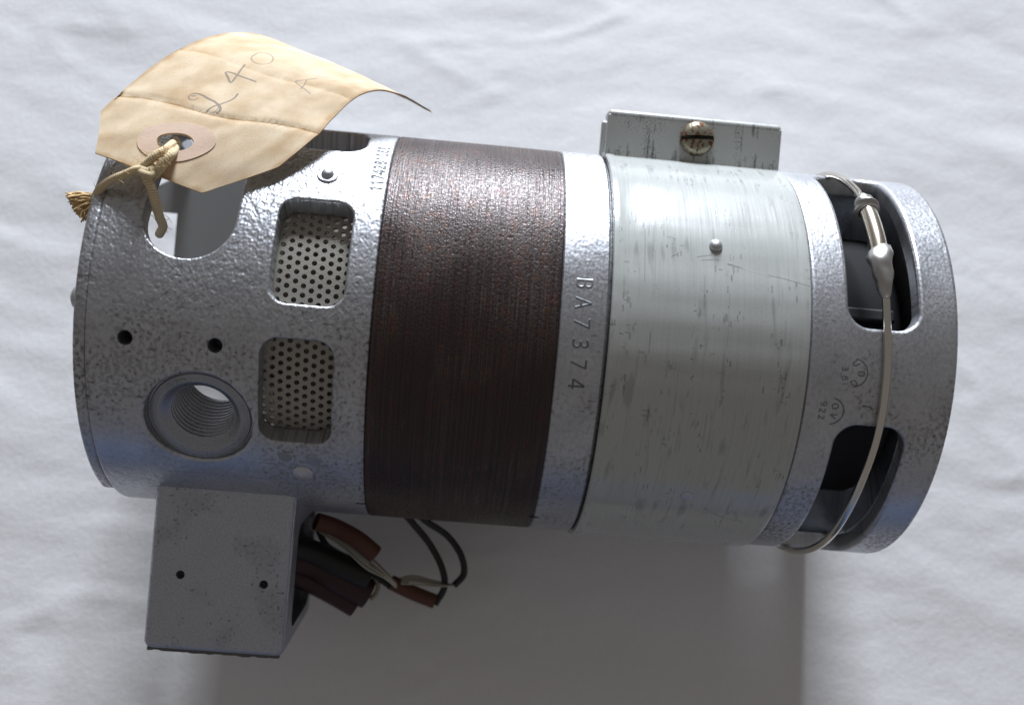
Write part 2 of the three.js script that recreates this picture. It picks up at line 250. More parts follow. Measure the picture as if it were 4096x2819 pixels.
// unseen denim panel added beyond the table to give the metal its blue reflection
{
  const g = new THREE.PlaneGeometry(0.9, 0.17, 90, 18), p = g.attributes.position;
  for (let i = 0; i < p.count; i++) { const x = p.getX(i), y = p.getY(i); p.setZ(i, 0.02 * Math.sin(x * 23 + 1.5 * Math.sin(y * 6)) + 0.012 * Math.sin(x * 51 + y * 9)); }
  g.translate(0, -0.065, 0.40); g.computeVertexNormals();
  const m = maps(256, 256, (i, j, o) => { const t = ((i + j) & 3) < 2 ? 1 : 0, n = fbm(i / 16, j / 16, 16, 16, 3); o[0] = 0.34 + 0.06 * t + 0.1 * (n - 0.5); o[1] = 0.44 + 0.06 * t + 0.1 * (n - 0.5); o[2] = 0.60 + 0.06 * t + 0.1 * (n - 0.5); o[3] = t; o[4] = 0.9; }, true);
  for (const k of Object.values(m)) k.repeat.set(8, 5);
  const c = new THREE.Mesh(g, std({ ...m, bumpScale: 0.0002, roughness: 1 })); c.name = 'added_denim_panel'; c.userData = { label: 'added blue denim panel out of view, there for its reflection in the metal', category: 'cloth' }; c.castShadow = c.receiveShadow = true; scene.add(c);
}

// ---------------------------------------------------------------- the motor
const motor = thing('electric_motor', 'cylindrical cast aluminium electric motor lying on the white cloth', 'motor');
// front housing: shell with its openings
const S = (th) => th * K;
const housing = (() => {
  const XL = -87.6, XR = -25.75, lo = S(-90), hi = S(270);
  const notch = new THREE.Shape(); // only for its points
  const out = [new THREE.Vector2(XL, lo), new THREE.Vector2(XR, lo), new THREE.Vector2(XR, hi), new THREE.Vector2(XL, hi), new THREE.Vector2(XL, S(266)), new THREE.Vector2(-77.6, S(266)), new THREE.Vector2(-77.6, S(252)), new THREE.Vector2(-70, S(252)), new THREE.Vector2(-70, S(176)), new THREE.Vector2(XL, S(176))];
  const u = new THREE.Path();       // round hole that runs up into the wide opening
  const cx = -68, cy = 20.8, r = 10.2, t0 = S(54.3), t1 = S(74), xr = -32.6, f = 5;
  u.moveTo(cx - r, cy); u.absarc(cx, cy, r, Math.PI, 2 * Math.PI); u.lineTo(cx + r, t0 - 3); u.absarc(cx + r + 3, t0 - 3, 3, Math.PI, Math.PI / 2, true); u.lineTo(xr - f, t0); u.absarc(xr - f, t0 + f, f, -Math.PI / 2, 0); u.lineTo(xr, t1 - f); u.absarc(xr - f, t1 - f, f, 0, Math.PI / 2); u.lineTo(cx - r + 3, t1); u.absarc(cx - r + 3, t1 - 3, 3, Math.PI / 2, Math.PI); u.lineTo(cx - r, cy);
  const holes = [u, roundRect(-48.7, -32.2, S(2.9), S(32.1), 4), roundRect(-49.6, -33.4, S(-35.3), S(-6), 4), circle(-78.9, S(-9.2), 1.55), circle(-59.4, S(-9.3), 1.55), circle(-63.1, S(-30.5), 12.2), new THREE.Path([[-85.4, 84], [-77, 84], [-77, 104], [-58, 104], [-58, 135], [-71, 135], [-71, 154], [-85.4, 154]].map(([x, t]) => new THREE.Vector2(x, S(t))))];
  return part('front_housing', rolled(out, holes, 44.6, 5.4, 0.6, frontMaps.uv), M.front, motor, 'grey cast aluminium end housing with rough skin and cut-out windows');
})();
part('end_rim', rolled([[-90.3, -66], [-87.3, -66], [-87.3, 176], [-90.3, 176]].map(([x, t]) => new THREE.Vector2(x, S(t))), [], 42.5, 7.35, 0.8, frontMaps.uv), M.front, housing);
M.inner = std({ color: lin(0.42, 0.43, 0.43), metalness: 0.4, roughness: 0.6, bumpMap: tileMaps.bumpMap, bumpScale: 0.00004 });
{ const sh = new THREE.Shape([[-88.6, -27.5], [-88.6, 4], [-56, 4], [-56, -42], [-88.6, -38], [-97, -33], [-97, -27.5]].map(([x, z]) => new THREE.Vector2(x, -z))); const g = new THREE.ExtrudeGeometry(sh, { depth: 1, bevelEnabled: true, bevelSize: 0.3, bevelThickness: 0.3, bevelSegments: 2 }); g.rotateX(-Math.PI / 2).translate(0, -20.6, 0); part('inner_plate', boxUV(g, 30), M.inner, housing, 'flat grey metal plate inside the end housing'); }
{ // threaded bushing
  const p = [[12.6, 44], [12.6, 48.0], [12.0, 48.1], [11.8, 47.7], [11.45, 47.7], [11.2, 48.15], [10.95, 48.22], [10.9, 48.14], [10.6, 48.24], [10.5, 48.15], [10.1, 48.24], [10.0, 48.14], [9.6, 48.25], [9.3, 48.2], [8.9, 47.9], [8.7, 47.8], [7.9, 46.6]];
  for (let y = 46.2; y > 30; y -= 1.35) { p.push([7.1, y], [7.1, y - 0.25], [7.85, y - 0.68], [7.85, y - 0.9]); }
  p.push([7.9, 29.4], [9.2, 29.4], [9.6, 30], [12.8, 44]);
  part('threaded_bushing', boxUV(lathe(p, 72), 30).rotateX(30.5 * rad).translate(-63, 0, 0), M.bush = std({ ...tileMaps, bumpScale: 0.00005, metalness: 0.88, roughness: 1, color: lin(0.82, 0.81, 0.79) }), housing, 'threaded round bushing with a machined face');
}
// perforated screens behind the two windows
M.screen = std({ color: lin(0.40, 0.385, 0.34), metalness: 0.55, roughness: 0.55, bumpMap: tileMaps.bumpMap, bumpScale: 0.00006 });
for (const [t0, t1, tilt] of [[-1, 37, 0.05], [-41, -3.5, 0]]) {
  const xa = -54.5, xb = -28.8, holes = [], K2 = 44.3 * rad;
  let c = 0;
  for (let x = xa + 1.2; x < xb - 1; x += 1.87, c++) for (let t = t0 * K2 + 1.3 + (c % 2) * 1.08; t < t1 * K2 - 1; t += 2.16) { const h = new THREE.Path(); h.absarc(x, t + tilt * (x + 40), 0.63, 0, Math.PI * 2); if (t + tilt * (x + 40) > t0 * K2 + 0.9 && t + tilt * (x + 40) < t1 * K2 - 0.9) holes.push(h); }
  part('perforated_screen', rolled([new THREE.Vector2(xa, t0 * K2), new THREE.Vector2(xb, t0 * K2), new THREE.Vector2(xb, t1 * K2), new THREE.Vector2(xa, t1 * K2)], holes, 43.8, 0.6, 0, (X, th) => [X / 30, th / 30], 3, 44.3), M.screen, housing, 'perforated sheet metal screen behind a window');
}
for (const X of [-78.9, -59.4]) part('blind_hole', onSkin(lathe([[1.6, 5], [1.62, -3], [0.01, -4]], 20), X, -9.25, 44.6), M.turned, housing);
const rivetHead = lathe([[0, 1.15], [0.6, 1.1], [1.1, 0.85], [1.35, 0.45], [1.45, 0.1], [2.1, 0.05], [2.35, -0.15], [2.4, -0.6], [0, -0.6]], 28);
part('rivet', onSkin(rivetHead.clone().scale(1.05, 1.2, 1.05), -39.6, 41.3, 50.35), M.bright, housing);
part('rivet', onSkin(lathe([[0, 0.9], [0.5, 0.85], [1.1, 0.5], [1.5, 0.35], [2.0, 0.2], [2.3, -0.1], [2.3, -0.6], [0, -0.6]], 28).scale(1.05, 1, 1.05), -40.1, -46.7, 50.1), M.bright, housing);
const plug = lathe([[0, 0.12], [1.45, 0.1], [1.6, -0.15], [1.6, -0.6], [0, -0.6]], 28);
part('plug', onSkin(plug, -43.9, -40.5, 50), M.turned, housing); part('plug', onSkin(plug, -37.3, -41.4, 50), M.bush, housing);
part('screw_head', lathe([[0, 1.6], [1.2, 1.5], [2.3, 0.9], [2.7, 0], [2.7, -1], [0, -1]], 28).rotateZ(Math.PI / 2).translate(-90.4, 46.3 * Math.cos(0.8 * rad), 0), M.bright, housing);
for (const [X, th] of [[-26.9, -61.7], [15.7, -61.8]]) part('index_mark', rolled([new THREE.Vector2(X - 1.1, S(th) - 0.22), new THREE.Vector2(X + 1.1, S(th) - 0.22), new THREE.Vector2(X + 1.1, S(th) + 0.22), new THREE.Vector2(X - 1.1, S(th) + 0.22)], [], 49.9, 0.2, 0, () => [0, 0]), M.tick, housing);

// terminal box cast on to the housing
{
  const ev = new Evaluator(); ev.useGroups = false;
  const b = (x0, x1, y0, y1, z0, z1, r = 0) => { const g = r ? new RoundedBoxGeometry(x1 - x0, y1 - y0, z1 - z0, 4, r) : new THREE.BoxGeometry(x1 - x0, y1 - y0, z1 - z0); g.translate((x0 + x1) / 2, (y0 + y1) / 2, (z0 + z1) / 2); const q = new Brush(g); q.updateMatrixWorld(); return q; };
  const outer = b(-76.4, -42.4, -18.5, 25, 38, 82.8, 2.1), op = (A, B) => ev.evaluate(A, B, SUBTRACTION);
  let r = op(outer, b(-73.4, -45.2, -15.8, 21.6, 30, 79.6));
  r = op(r, b(-50, -38, -14, 16, 52, 78.2, 4));
  const cyl = (x, z, rr) => { const g = new THREE.CylinderGeometry(rr, rr, 14, 20); g.translate(x, 22, z); const q = new Brush(g); q.updateMatrixWorld(); return q; };
  r = op(r, cyl(-68.6, 64.3, 1.05)); r = op(r, cyl(-48.5, 65.2, 1.05));
  const cy = new THREE.CylinderGeometry(45, 45, 80, 96); cy.rotateZ(Math.PI / 2).translate(-60, 0, 0); const q = new Brush(cy); q.updateMatrixWorld(); r = op(r, q);
  const g = clean(r.geometry); g.deleteAttribute('uv');
  const box = part('terminal_box', boxUV(toCreasedNormals(g.index ? g.toNonIndexed() : g, 0.5), 40), M.tile, motor, 'square cast terminal box sticking out of the end housing');
  // fillet where the box top meets the round body
  const pts = [], n = 8; for (let i = 0; i <= n; i++) { const a = i / n; pts.push([lerp(36.5, 49.5, a), 0]); }
  const prof = (z) => { const body = Math.sqrt(Math.max(0, 50 * 50 - z * z)); const t = clamp((z - 38.5) / 10, 0, 1); return lerp(body, 25.04, t * t * (3 - 2 * t)); };
  const pos = [], idx = [], zs = []; for (let i = 0; i <= 20; i++) zs.push(lerp(38.5, 49.2, i / 20));
  const xs = []; for (let i = 0; i <= 40; i++) xs.push(lerp(-75.9, -42.9, i / 40));
  for (const z of zs) for (const x of xs) { const e = Math.min(x + 75.9, -42.9 - x), f = smooth(e, 0, 1.6); pos.push(x, lerp(Math.min(prof(z), 23.6), prof(z) + 0.02, f), z); }
  for (let i = 0; i < 20; i++) for (let j = 0; j < 40; j++) { const a = i * 41 + j, c = a + 41; idx.push(a, c, a + 1, c, c + 1, a + 1); }
  const fg = new THREE.BufferGeometry(); fg.setAttribute('position', new THREE.Float32BufferAttribute(pos, 3)); fg.setIndex(idx); fg.computeVertexNormals();
  part('fillet', boxUV(fg, 40), M.tile, box);
  { const g = new THREE.BoxGeometry(32, 1.0, 1.2, 60, 2, 2), p = g.attributes.position; for (let i = 0; i < p.count; i++) { const x = p.getX(i); if (p.getZ(i) > 0) p.setZ(i, p.getZ(i) + 0.9 * (fbm(x / 3 + 40, 2, 99, 99, 3) - 0.45)); p.setY(i, p.getY(i) + 0.5 * (fbm(x / 4 + 9, 7, 99, 99, 2) - 0.5)); } g.computeVertexNormals(); part('gasket', g.translate(-59.6, 22.6, 82.9), M.gasket = std({ color: lin(0.15, 0.15, 0.15), metalness: 0.4, roughness: 0.7 }), box); }
}

// laminated iron core, middle ring, cover band, rear housing
part('laminated_core', revolve([[-25.7, 47], [-25.7, 49.6], [-25.4, 49.95], [-10, 50], [5, 50], [15.3, 49.95], [15.6, 49.7], [15.6, 47]], 220, (X, th) => [(270 - th) / 360, (X + 26) / 42]), M.core, motor, 'dark brown ring of stacked iron laminations');
part('housing_ring', revolve([[15.65, 47], [15.65, 49.7], [15.95, 50], [21, 50.02], [25.9, 50], [26.3, 49.7], [26.4, 48.8], [27.2, 48.6], [27.2, 46]], 220, ringMaps.uv), M.ring, motor, 'narrow cast aluminium ring stamped BA7374');
const cover = (() => {
  const wob = (X, th) => (vn((th + 90) / 9, 3, 40, 99) - 0.5) * 0.34 * smooth(X, 27, 30) * (1 - smooth(X, 69, 72)) + (vn((th + 90) / 3, X / 14 + 5, 120, 99) - 0.5) * 0.035;
  const pr = [[26.95, 49.3], [26.9, 50.5], [27.1, 50.8], [27.6, 50.9], [28.6, 50.85], [29.6, 50.62]]; for (let i = 1; i < 12; i++) pr.push([29.6 + i * 3.4, 50.6]); pr.push([70.8, 50.6], [71.7, 50.6], [72.1, 50.45], [72.2, 50.1], [72.1, 49.2]);
  return part('cover_band', revolve(pr, 360, M.cover.uv, wob), M.cover.mat, motor, 'pale grey enamelled cover band with scuffs');
})();
{ // clamp on the cover band
  const fl = (n0, n1, z0, z1, x0, x1, r) => new RoundedBoxGeometry(x1 - x0, n1 - n0, z1 - z0, 4, r).translate((x0 + x1) / 2, (n0 + n1) / 2, (z0 + z1) / 2);
  part('clamp_flange', boxUV(fl(13.6, 15.0, -58.9, -47.2, 26.8, 72.0, 0.4), 40), M.coverPlain, cover); 
  part('clamp_lip', boxUV(fl(9.2, 15.05, -60.2, -57.6, 26.75, 72.05, 1.25), 40), M.coverPlain, cover);
  part('clamp_flange', boxUV(fl(4.4, 5.8, -59.0, -48.5, 26.4, 71.2, 0.6), 40), M.coverPlain, cover);
  const ev = new Evaluator(); ev.useGroups = false;
  const hd = new THREE.LatheGeometry([[0, 2.5], [1.6, 2.45], [3, 2.15], [3.9, 1.6], [4.35, 0.9], [4.4, 0], [0, 0]].map(([r, y]) => new THREE.Vector2(r, y)), 40), A = new Brush(mergeVertices(hd)); A.updateMatrixWorld();
  const sl = new THREE.BoxGeometry(12, 2.6, 1.05).translate(0, 2.4, 0), B = new Brush(sl); B.updateMatrixWorld();
  const g = clean(ev.evaluate(A, B, SUBTRACTION).geometry); const gg = toCreasedNormals(g.index ? g.toNonIndexed() : g, 0.6);
  const rust = maps(256, 256, (i, j, o) => { const r = smooth(fbm(i / 40, j / 40, 99, 99, 3), 0.5, 0.62), d = fbm(i / 20 + 9, j / 20, 99, 99, 2); o[0] = lerp(0.57, 0.42, r) + 0.1 * (d - 0.5); o[1] = lerp(0.56, 0.27, r) + 0.1 * (d - 0.5); o[2] = lerp(0.49, 0.2, r) + 0.08 * (d - 0.5); o[3] = d; o[4] = lerp(0.38, 0.75, r); }, true);
  part('clamp_screw', boxUV(gg, 9).rotateY(-0.13 + Math.PI * 0 + 0.2).translate(50.05, 15, -54.4), std({ ...rust, bumpScale: 0.00005, metalness: 0.7, roughness: 1 }), cover, 'slotted pan head screw with rust spots');
}
part('rivet', onSkin(lathe([[0, 1.25], [0.7, 1.15], [1.3, 0.75], [1.55, 0.2], [1.5, -0.1], [1.4, -0.5], [0, -0.5]], 28), 50.4, 28.4, 50.65), M.bright, cover);
part('rivet', onSkin(lathe([[0, 0.1], [0.9, 0.3], [1.4, 0.15], [1.5, -0.4], [0, -0.4]], 24), 50.2, -42.6, 50.62), M.bright, cover);

const rear = (() => {
  const XL = 72.3, XR = 106.6, out = [[XL, -90], [XR, -90], [XR, 270], [XL, 270]].map(([x, t]) => new THREE.Vector2(x, S(t)));
  const holes = [roundRect(81.1, 97.4, S(9.5), S(74), 5), roundRect(81.1, 97.3, S(-83), S(-16.5), 5), roundRect(82, 96.5, S(138), S(163.5), 4), roundRect(82, 96.5, S(196.5), S(222), 4)];
  return part('rear_housing', rolled(out, holes, 45.0, 5.0, 1.0, rearMaps.uv), M.rear, motor, 'cast aluminium end cap with long curved slots');
})();
part('end_plate', revolve([[105.6, 0.01], [105.6, 45.2], [103.4, 45.2], [103.4, 0.01]], 120, rearMaps.uv), M.rear, rear);
part('armature_core', revolve([[-57, 0.01], [-57, 26], [-50, 32], [-30, 32], [-28, 41], [77, 41], [77, 0.01]], 96), M.dark, motor, 'wound inner core behind the screens');
part('brush_holder', revolve([[78, 0.01], [78, 44], [79.5, 44], [80.5, 35], [82, 34], [99, 34], [100.5, 33], [101, 31], [101, 0.01]], 96), M.bakelite, motor, 'black moulded brush holder inside the end cap');
{ const g = new RoundedBoxGeometry(17, 2.6, 3.4, 3, 0.8); part('brush_bar', onSkin(g, 89.2, 19.5, 35.4), M.bakelite, motor); }

// wire round the rear housing with its crimped and soldered splice
{
  const R = [[84.5, 86, 49], [85.6, 76, 50.4], [86.6, 66, 51.0], [87.8, 57, 51], [88.1, 50, 51], [88.7, 44, 51], [88.5, 35.3, 51], [88.6, 26.8, 51], [89.1, 20, 51], [89.3, 12, 51], [89.75, 3, 51], [90.0, -8, 51], [90.0, -17.4, 51], [89.5, -27.7, 51], [89.0, -40, 51], [88.5, -55, 51.1], [87.6, -68, 51], [86, -80, 50.6], [84, -92, 49.5], [83, -104, 48]].map(([X, t, r]) => polar(X, t, r));
  const w = part('safety_wire', tube(R, 0.95, 200, 16), M.wire, motor, 'thin bright wire looped over the end cap');
  const seg = (list, mat, name, bump = 0) => { const c = new THREE.CatmullRomCurve3(list.map(([X, t]) => polar(X, t, 51.2)), false, 'centripetal'), n = 40, rs = 16, F = c.computeFrenetFrames(n), pos = [], idx = [];
    const rad2 = new THREE.CatmullRomCurve3(list.map((q, i) => new THREE.Vector3(i, q[2], 0)));
    for (let i = 0; i <= n; i++) { const p = c.getPoint(i / n), r = rad2.getPoint(i / n).y; for (let k = 0; k < rs; k++) { const a = k / rs * 2 * Math.PI, rr = r * (1 + bump * (vn(i / 9 + 3, k / 4, 99, 4) * 0.75 + vn(i / 5, k / 2, 99, 8) * 0.25 - 0.5)); const v = F.normals[i].clone().multiplyScalar(Math.cos(a) * rr).addScaledVector(F.binormals[i], Math.sin(a) * rr).add(p); pos.push(v.x, v.y, v.z); } }
    for (let i = 0; i < n; i++) for (let k = 0; k < rs; k++) { const a = i * rs + k, b = i * rs + (k + 1) % rs; idx.push(a, a + rs, b, b, a + rs, b + rs); }
    const g = new THREE.BufferGeometry(); g.setAttribute('position', new THREE.Float32BufferAttribute(pos, 3)); g.setIndex(idx); g.computeVertexNormals(); part(name, g, mat, w); };
  seg([[88.2, 46.5, 2.0], [88.3, 42, 2.1], [88.4, 38, 2.1], [88.5, 34, 2.1], [88.5, 30, 2.0], [88.6, 27, 1.95]], M.sleeve, 'crimp_sleeve');
  seg([[88.1, 53, 0.9], [88.1, 51, 1.5], [88.15, 48.6, 2.6], [88.15, 46.8, 3.05], [88.2, 45.6, 2.7], [88.2, 45.0, 1.8]], M.solder, 'solder_blob', 0.7);
  seg([[88.6, 32.2, 1.6], [88.6, 31, 2.5], [88.6, 28, 2.95], [88.75, 24, 2.5], [88.95, 20.5, 1.7], [89.1, 17.6, 1.0], [89.15, 16.8, 0.6]], M.solder, 'solder_blob', 0.6);
}
// leads that come out of the terminal box
{
  M.maroon = std({ color: lin(0.040, 0.010, 0.010), roughness: 0.55 }); M.tan = std({ color: lin(0.11, 0.042, 0.026), roughness: 0.7 }); M.black = std({ color: lin(0.012, 0.012, 0.011), roughness: 0.5 }); M.tinned = std({ color: lin(0.50, 0.48, 0.40), metalness: 0.8, roughness: 0.4 }); M.cotton = std({ color: lin(0.30, 0.27, 0.2), roughness: 0.9 });
  const P = (l, n) => l.map(([x, y, d = 0]) => px(x, y, n + d));
  const L = (name, l, n, r, mat, label, caps) => part(name, (caps ? capsTube : tube)(P(l, n), r, 60, 12), mat, motor, label);
  L('lead_sleeve', [[640, 1265, 6], [700, 1275, 2], [770, 1310], [835, 1345, -1]], -12, 4.3, M.maroon, 'dark maroon insulating sleeve on a lead');
  L('lead_sleeve', [[640, 1235, 6], [700, 1250, 2], [770, 1280], [835, 1310, -1]], -10, 3.6, M.black, 'black insulating sleeve on a lead');
  L('lead_sleeve', [[650, 1300, 6], [700, 1315, 2], [750, 1340], [805, 1372, -1]], -13, 3.2, M.maroon, 'dark maroon insulating sleeve on a lead');
  L('lead_sleeve', [[715, 1180, 2], [760, 1195], [810, 1222], [850, 1255, -1]], -2, 2.4, M.tan, 'rusty brown fibre sleeve on a lead');
  L('lead_sleeve', [[885, 1318, 1], [930, 1340], [985, 1362]], -14, 2.1, M.tan, 'rusty brown fibre sleeve on a lead');
  for (let i = 0; i < 9; i++) { const o = (i - 4) * 3.6 + 3 * (rnd() - 0.5); L('bare_strand', [[720, 1195 + o * 0.5], [775, 1225 + o], [830, 1270 + o * 1.3], [870, 1300 + o * 0.6], [898, 1326 + o * 0.3]], -8 + (i % 3) - 1, 0.28, M.tinned); }
  for (let i = 0; i < 6; i++) { const o = (i - 2.5) * 3.6 + 3 * (rnd() - 0.5); L('bare_strand', [[890, 1318 + o * 0.3], [930, 1312 + o], [980, 1320 + o * 0.7], [1028, 1326]], -14 + i * 0.4, 0.26, M.tinned); }
  L('lead_wire', [[905, 1150, 8], [935, 1185, 4], [975, 1235], [1002, 1290], [1006, 1330], [985, 1368]], -14, 0.95, M.black, 'thin black lead bent in a loop');
  L('lead_wire', [[930, 1150, 8], [965, 1180, 4], [1015, 1215], [1045, 1260], [1050, 1300], [1028, 1326]], -14, 0.95, M.black, 'thin black lead bent in a loop');
  L('lead_wire', [[720, 1200], [740, 1235], [790, 1265], [845, 1300], [880, 1325]], -12, 0.9, M.black, 'thin black lead bent in a loop');
  L('lead_thread', [[848, 1305], [856, 1325], [850, 1345], [838, 1356]], -12, 0.6, M.cotton);
}

// ---------------------------------------------------------------- the paper tag and its string
{
  const tag = thing('paper_tag', 'creased buff paper tag with a pink eyelet ring tied to the motor', 'tag');
  const rows = [ // left edge, right edge of the sheet: pixel and height, going up the tag
    [[149, 326, 46], [523, 465, 45]], [[205, 275, 42], [622, 386, 41]], [[265, 219, 37], [720, 305, 35]], [[335, 160, 31], [760, 262, 30]], [[415, 108, 24], [800, 226, 26]], [[500, 80, 15], [845, 207, 22]], [[570, 78, 6], [905, 216, 16]], [[640, 100, -3], [980, 256, 8]],
  ].map((r) => r.map(([x, y, n]) => px(x, y, n)));
  const cl = new THREE.CatmullRomCurve3(rows.map((r) => r[0])), cr = new THREE.CatmullRomCurve3(rows.map((r) => r[1]));
  const nr = rows.length - 1;
  const crease = (v, u) => { let h = 0; for (const [c, w, a] of [[2 / nr, 0.010, 0.35], [3.9 / nr, 0.012, 0.15]]) h += -a * bell(v, c + 0.012 * Math.sin(u * 9), w); return h; };
  const surf = (u, v0) => { const v = clamp(v0, 0.0012, 0.9985), a = cl.getPoint(v), b = cr.getPoint(v), p = a.clone().lerp(b, u); const e = 1e-3, t1 = cl.getPoint(Math.min(1, v + e)).lerp(cr.getPoint(Math.min(1, v + e)), u).sub(cl.getPoint(Math.max(0, v - e)).lerp(cr.getPoint(Math.max(0, v - e)), u)), nrm = b.clone().sub(a).cross(t1).normalize(); if (nrm.y < 0) nrm.negate();
    return p.addScaledVector(nrm, 0.6 * Math.sin(u * 3.1) + crease(v, u) + 0.5 * (fbm(u * 5, v * 6, 99, 99, 2) - 0.5)); };
  const sh = new THREE.Shape(); const jag = (x) => 0.006 * (vn(x * 30, 2, 999, 9) - 0.5);
  const edge = [[0.175, 0], [0.82, 0]]; 
  const P2 = []; const add = (x0, y0, x1, y1, n, j) => { for (let i = 0; i < n; i++) { const t = i / n; P2.push(new THREE.Vector2(lerp(x0, x1, t) + j * jag(i + x0 * 7 + y0 * 31), lerp(y0, y1, t) + j * jag(i * 1.7 + y0 * 11 + 5))); } };
  add(0.175, 0, 0.82, 0, 24, 1); add(0.82, 0, 1, 0.155, 12, 1); add(1, 0.155, 1, 1, 50, 1); add(1, 1, 0, 1, 24, 1); add(0, 1, 0, 0.2, 50, 1); add(0, 0.2, 0.175, 0, 12, 1);
  // where a mark of the photograph lies on the sheet
  const grid = []; { const o = camera.position.clone().applyMatrix4(toWorld.clone().invert()); for (let i = 0; i <= 60; i++) for (let j = 0; j <= 100; j++) { const u = i / 60, v = 0.05 + 0.85 * j / 100, d = surf(u, v).sub(o); const c = new THREE.Vector3(d.x * axA.x + d.y * axN.x + d.z * axB.x, d.x * axA.y + d.y * axN.y + d.z * axB.y, d.x * axA.z + d.y * axN.z + d.z * axB.z), s = 2319 / 4096; grid.push([u, v, (2048 + 4200 * c.x / c.z) * s, (1409.5 + 4200 * c.y / c.z) * s]); } }
  const at = (x, y) => { const near = grid.map((q) => [q, (q[2] - x) ** 2 + (q[3] - y) ** 2]).sort((p, q) => p[1] - q[1]).slice(0, 6); let su = 0, sv = 0, sw = 0; for (const [q, d] of near) { const w = 1 / (d + 0.3); su += q[0] * w; sv += q[1] * w; sw += w; } return [su / sw, sv / sw]; };
  const [hu, hv] = at(394, 324), ru = 0.086, rv = 0.036;
  const ell = (ku, kv, n = 40) => { const l = []; for (let i = 0; i < n; i++) { const a = i / n * 2 * Math.PI; l.push(new THREE.Vector2(hu + Math.cos(a) * ku * (1 + 0.04 * Math.sin(3 * a)), hv + Math.sin(a) * kv)); } return l; };
  const thick = (shape, off, th) => {
    let g = new THREE.ExtrudeGeometry(shape, { depth: 1, bevelEnabled: false }); g.clearGroups(); g.deleteAttribute('normal'); g.deleteAttribute('uv');
    g = new TessellateModifier(0.02, 22).modify((() => { const p = g.attributes.position; for (let i = 0; i < p.count; i++) p.setZ(i, p.getZ(i) * 0.001); return g; })());
    const p = g.attributes.position, uv = new Float32Array(p.count * 2);
    for (let i = 0; i < p.count; i++) { const u = p.getX(i), v = p.getY(i), z = p.getZ(i) > 0.0005 ? 1 : 0; uv[2 * i] = u; uv[2 * i + 1] = v; const q = surf(u, v), e = 2e-3, n = surf(u + e, v).sub(q).cross(surf(u, v + e).sub(q)).normalize(); if (n.y < 0) n.negate(); q.addScaledVector(n, off + z * th); p.setXYZ(i, q.x, q.y, q.z); }
    g.setAttribute('uv', new THREE.BufferAttribute(uv, 2)); return toCreasedNormals(g, 0.7);
  };
  for (const p of P2) sh; const S1 = new THREE.Shape(P2); S1.holes.push(new THREE.Path(ell(ru, rv)));
  const W = 1024, Hh = 1400, X = (u) => u * W, Y = (v) => (1 - v) * Hh;
  const pen = canvas(W, Hh, (g) => {
    g.strokeStyle = '#fff'; g.lineCap = 'round'; g.lineJoin = 'round';
    const ln = (w, a, ...p) => { g.lineWidth = w; g.globalAlpha = a; g.beginPath(); const q = p.map(([x, y]) => { const [u, v] = at(x, y); return [X(u), Y(v)]; }); g.moveTo(...q[0]); for (let i = 1; i < q.length - 1; i++) g.quadraticCurveTo(q[i][0], q[i][1], (q[i][0] + q[i + 1][0]) / 2, (q[i][1] + q[i + 1][1]) / 2); g.lineTo(...q[q.length - 1]); g.stroke(); };
    ln(8, 0.8, [448, 225], [442, 228], [435, 229], [428, 227], [426, 223], [430, 217], [437, 214.5], [445.5, 214]); ln(13, 0.7, [434, 219], [438, 220], [441, 220]);
    ln(12, 0.95, [438, 214.5], [445.5, 214], [454, 216.5], [461, 220], [468, 224], [476, 228], [484, 232.5], [492, 237], [497, 242], [499, 248], [497, 254], [492, 258]);
    ln(11, 0.9, [468, 256], [472, 250], [479, 245], [487, 242], [494.5, 240], [506, 236], [516, 232.5], [525.5, 228], [531, 224.5], [535, 220.5], [538, 215]); ln(6, 0.6, [494, 241], [493, 249], [487, 256], [474, 258]);
    ln(10, 0.9, [554, 150], [540, 168], [524, 190], [520, 189], [514, 175], [508, 166], [520, 166], [545, 176], [578, 187]); 
    ln(9, 0.6, [578, 126], [566, 132], [572, 144], [592, 150], [614, 146], [620, 134], [608, 124], [588, 121], [576, 126]);
    ln(8, 0.65, [702, 214], [684, 200], [664, 186], [690, 184], [716, 180]); ln(8, 0.6, [694, 184], [688, 196], [680, 204]);
    ln(6, 0.4, [700, 170], [722, 176], [748, 180]);
  });
  const paper = maps(W, Hh, (i, j, o) => {
    const u = i / W, v = 1 - j / Hh, n = fbm(u * 8, v * 11, 99, 99, 4), f = vn(u * 260, v * 330, 999, 999), fib = smooth(vn(u * 90 + v * 60, v * 240, 9999, 9999), 0.8, 0.95), k = pen[(j * W + i) * 4] / 255;
    const ed = Math.min(u, 1 - u, v * 1.6, 1 - v), er = smooth(0.035 - ed + 0.03 * (n - 0.5), 0, 0.035), cre = bell(v, 2 / nr + 0.012 * Math.sin(u * 9) + 0.006 * (n - 0.5), 0.0045) * smooth(f + n, 0.55, 1.1) + 0.35 * bell(v, 3.9 / nr + 0.012 * Math.sin(u * 9) + 0.01 * (n - 0.5), 0.005) * n;
    const st = smooth(fbm(u * 3 + 7, v * 4 + 3, 99, 99, 4), 0.5, 0.72), d = clamp(0.45 * (n - 0.42) + 0.09 * (f - 0.5) + 0.16 * st + 0.18 * fib + 0.30 * er + 0.55 * cre, -0.2, 1), pe = k * (0.5 + 0.5 * f) * 0.75;
    o[0] = lerp(0.815 - 0.27 * d, 0.34, pe); o[1] = lerp(0.735 - 0.35 * d, 0.32, pe); o[2] = lerp(0.615 - 0.42 * d, 0.325, pe); o[3] = 0.5 + 0.3 * (f - 0.5) + 0.4 * (n - 0.5) - 0.4 * cre; o[4] = 0.85;
  });
  part('sheet', thick(S1, 0, 0.35), std({ ...paper, bumpScale: 0.0001, roughness: 1 }), tag);
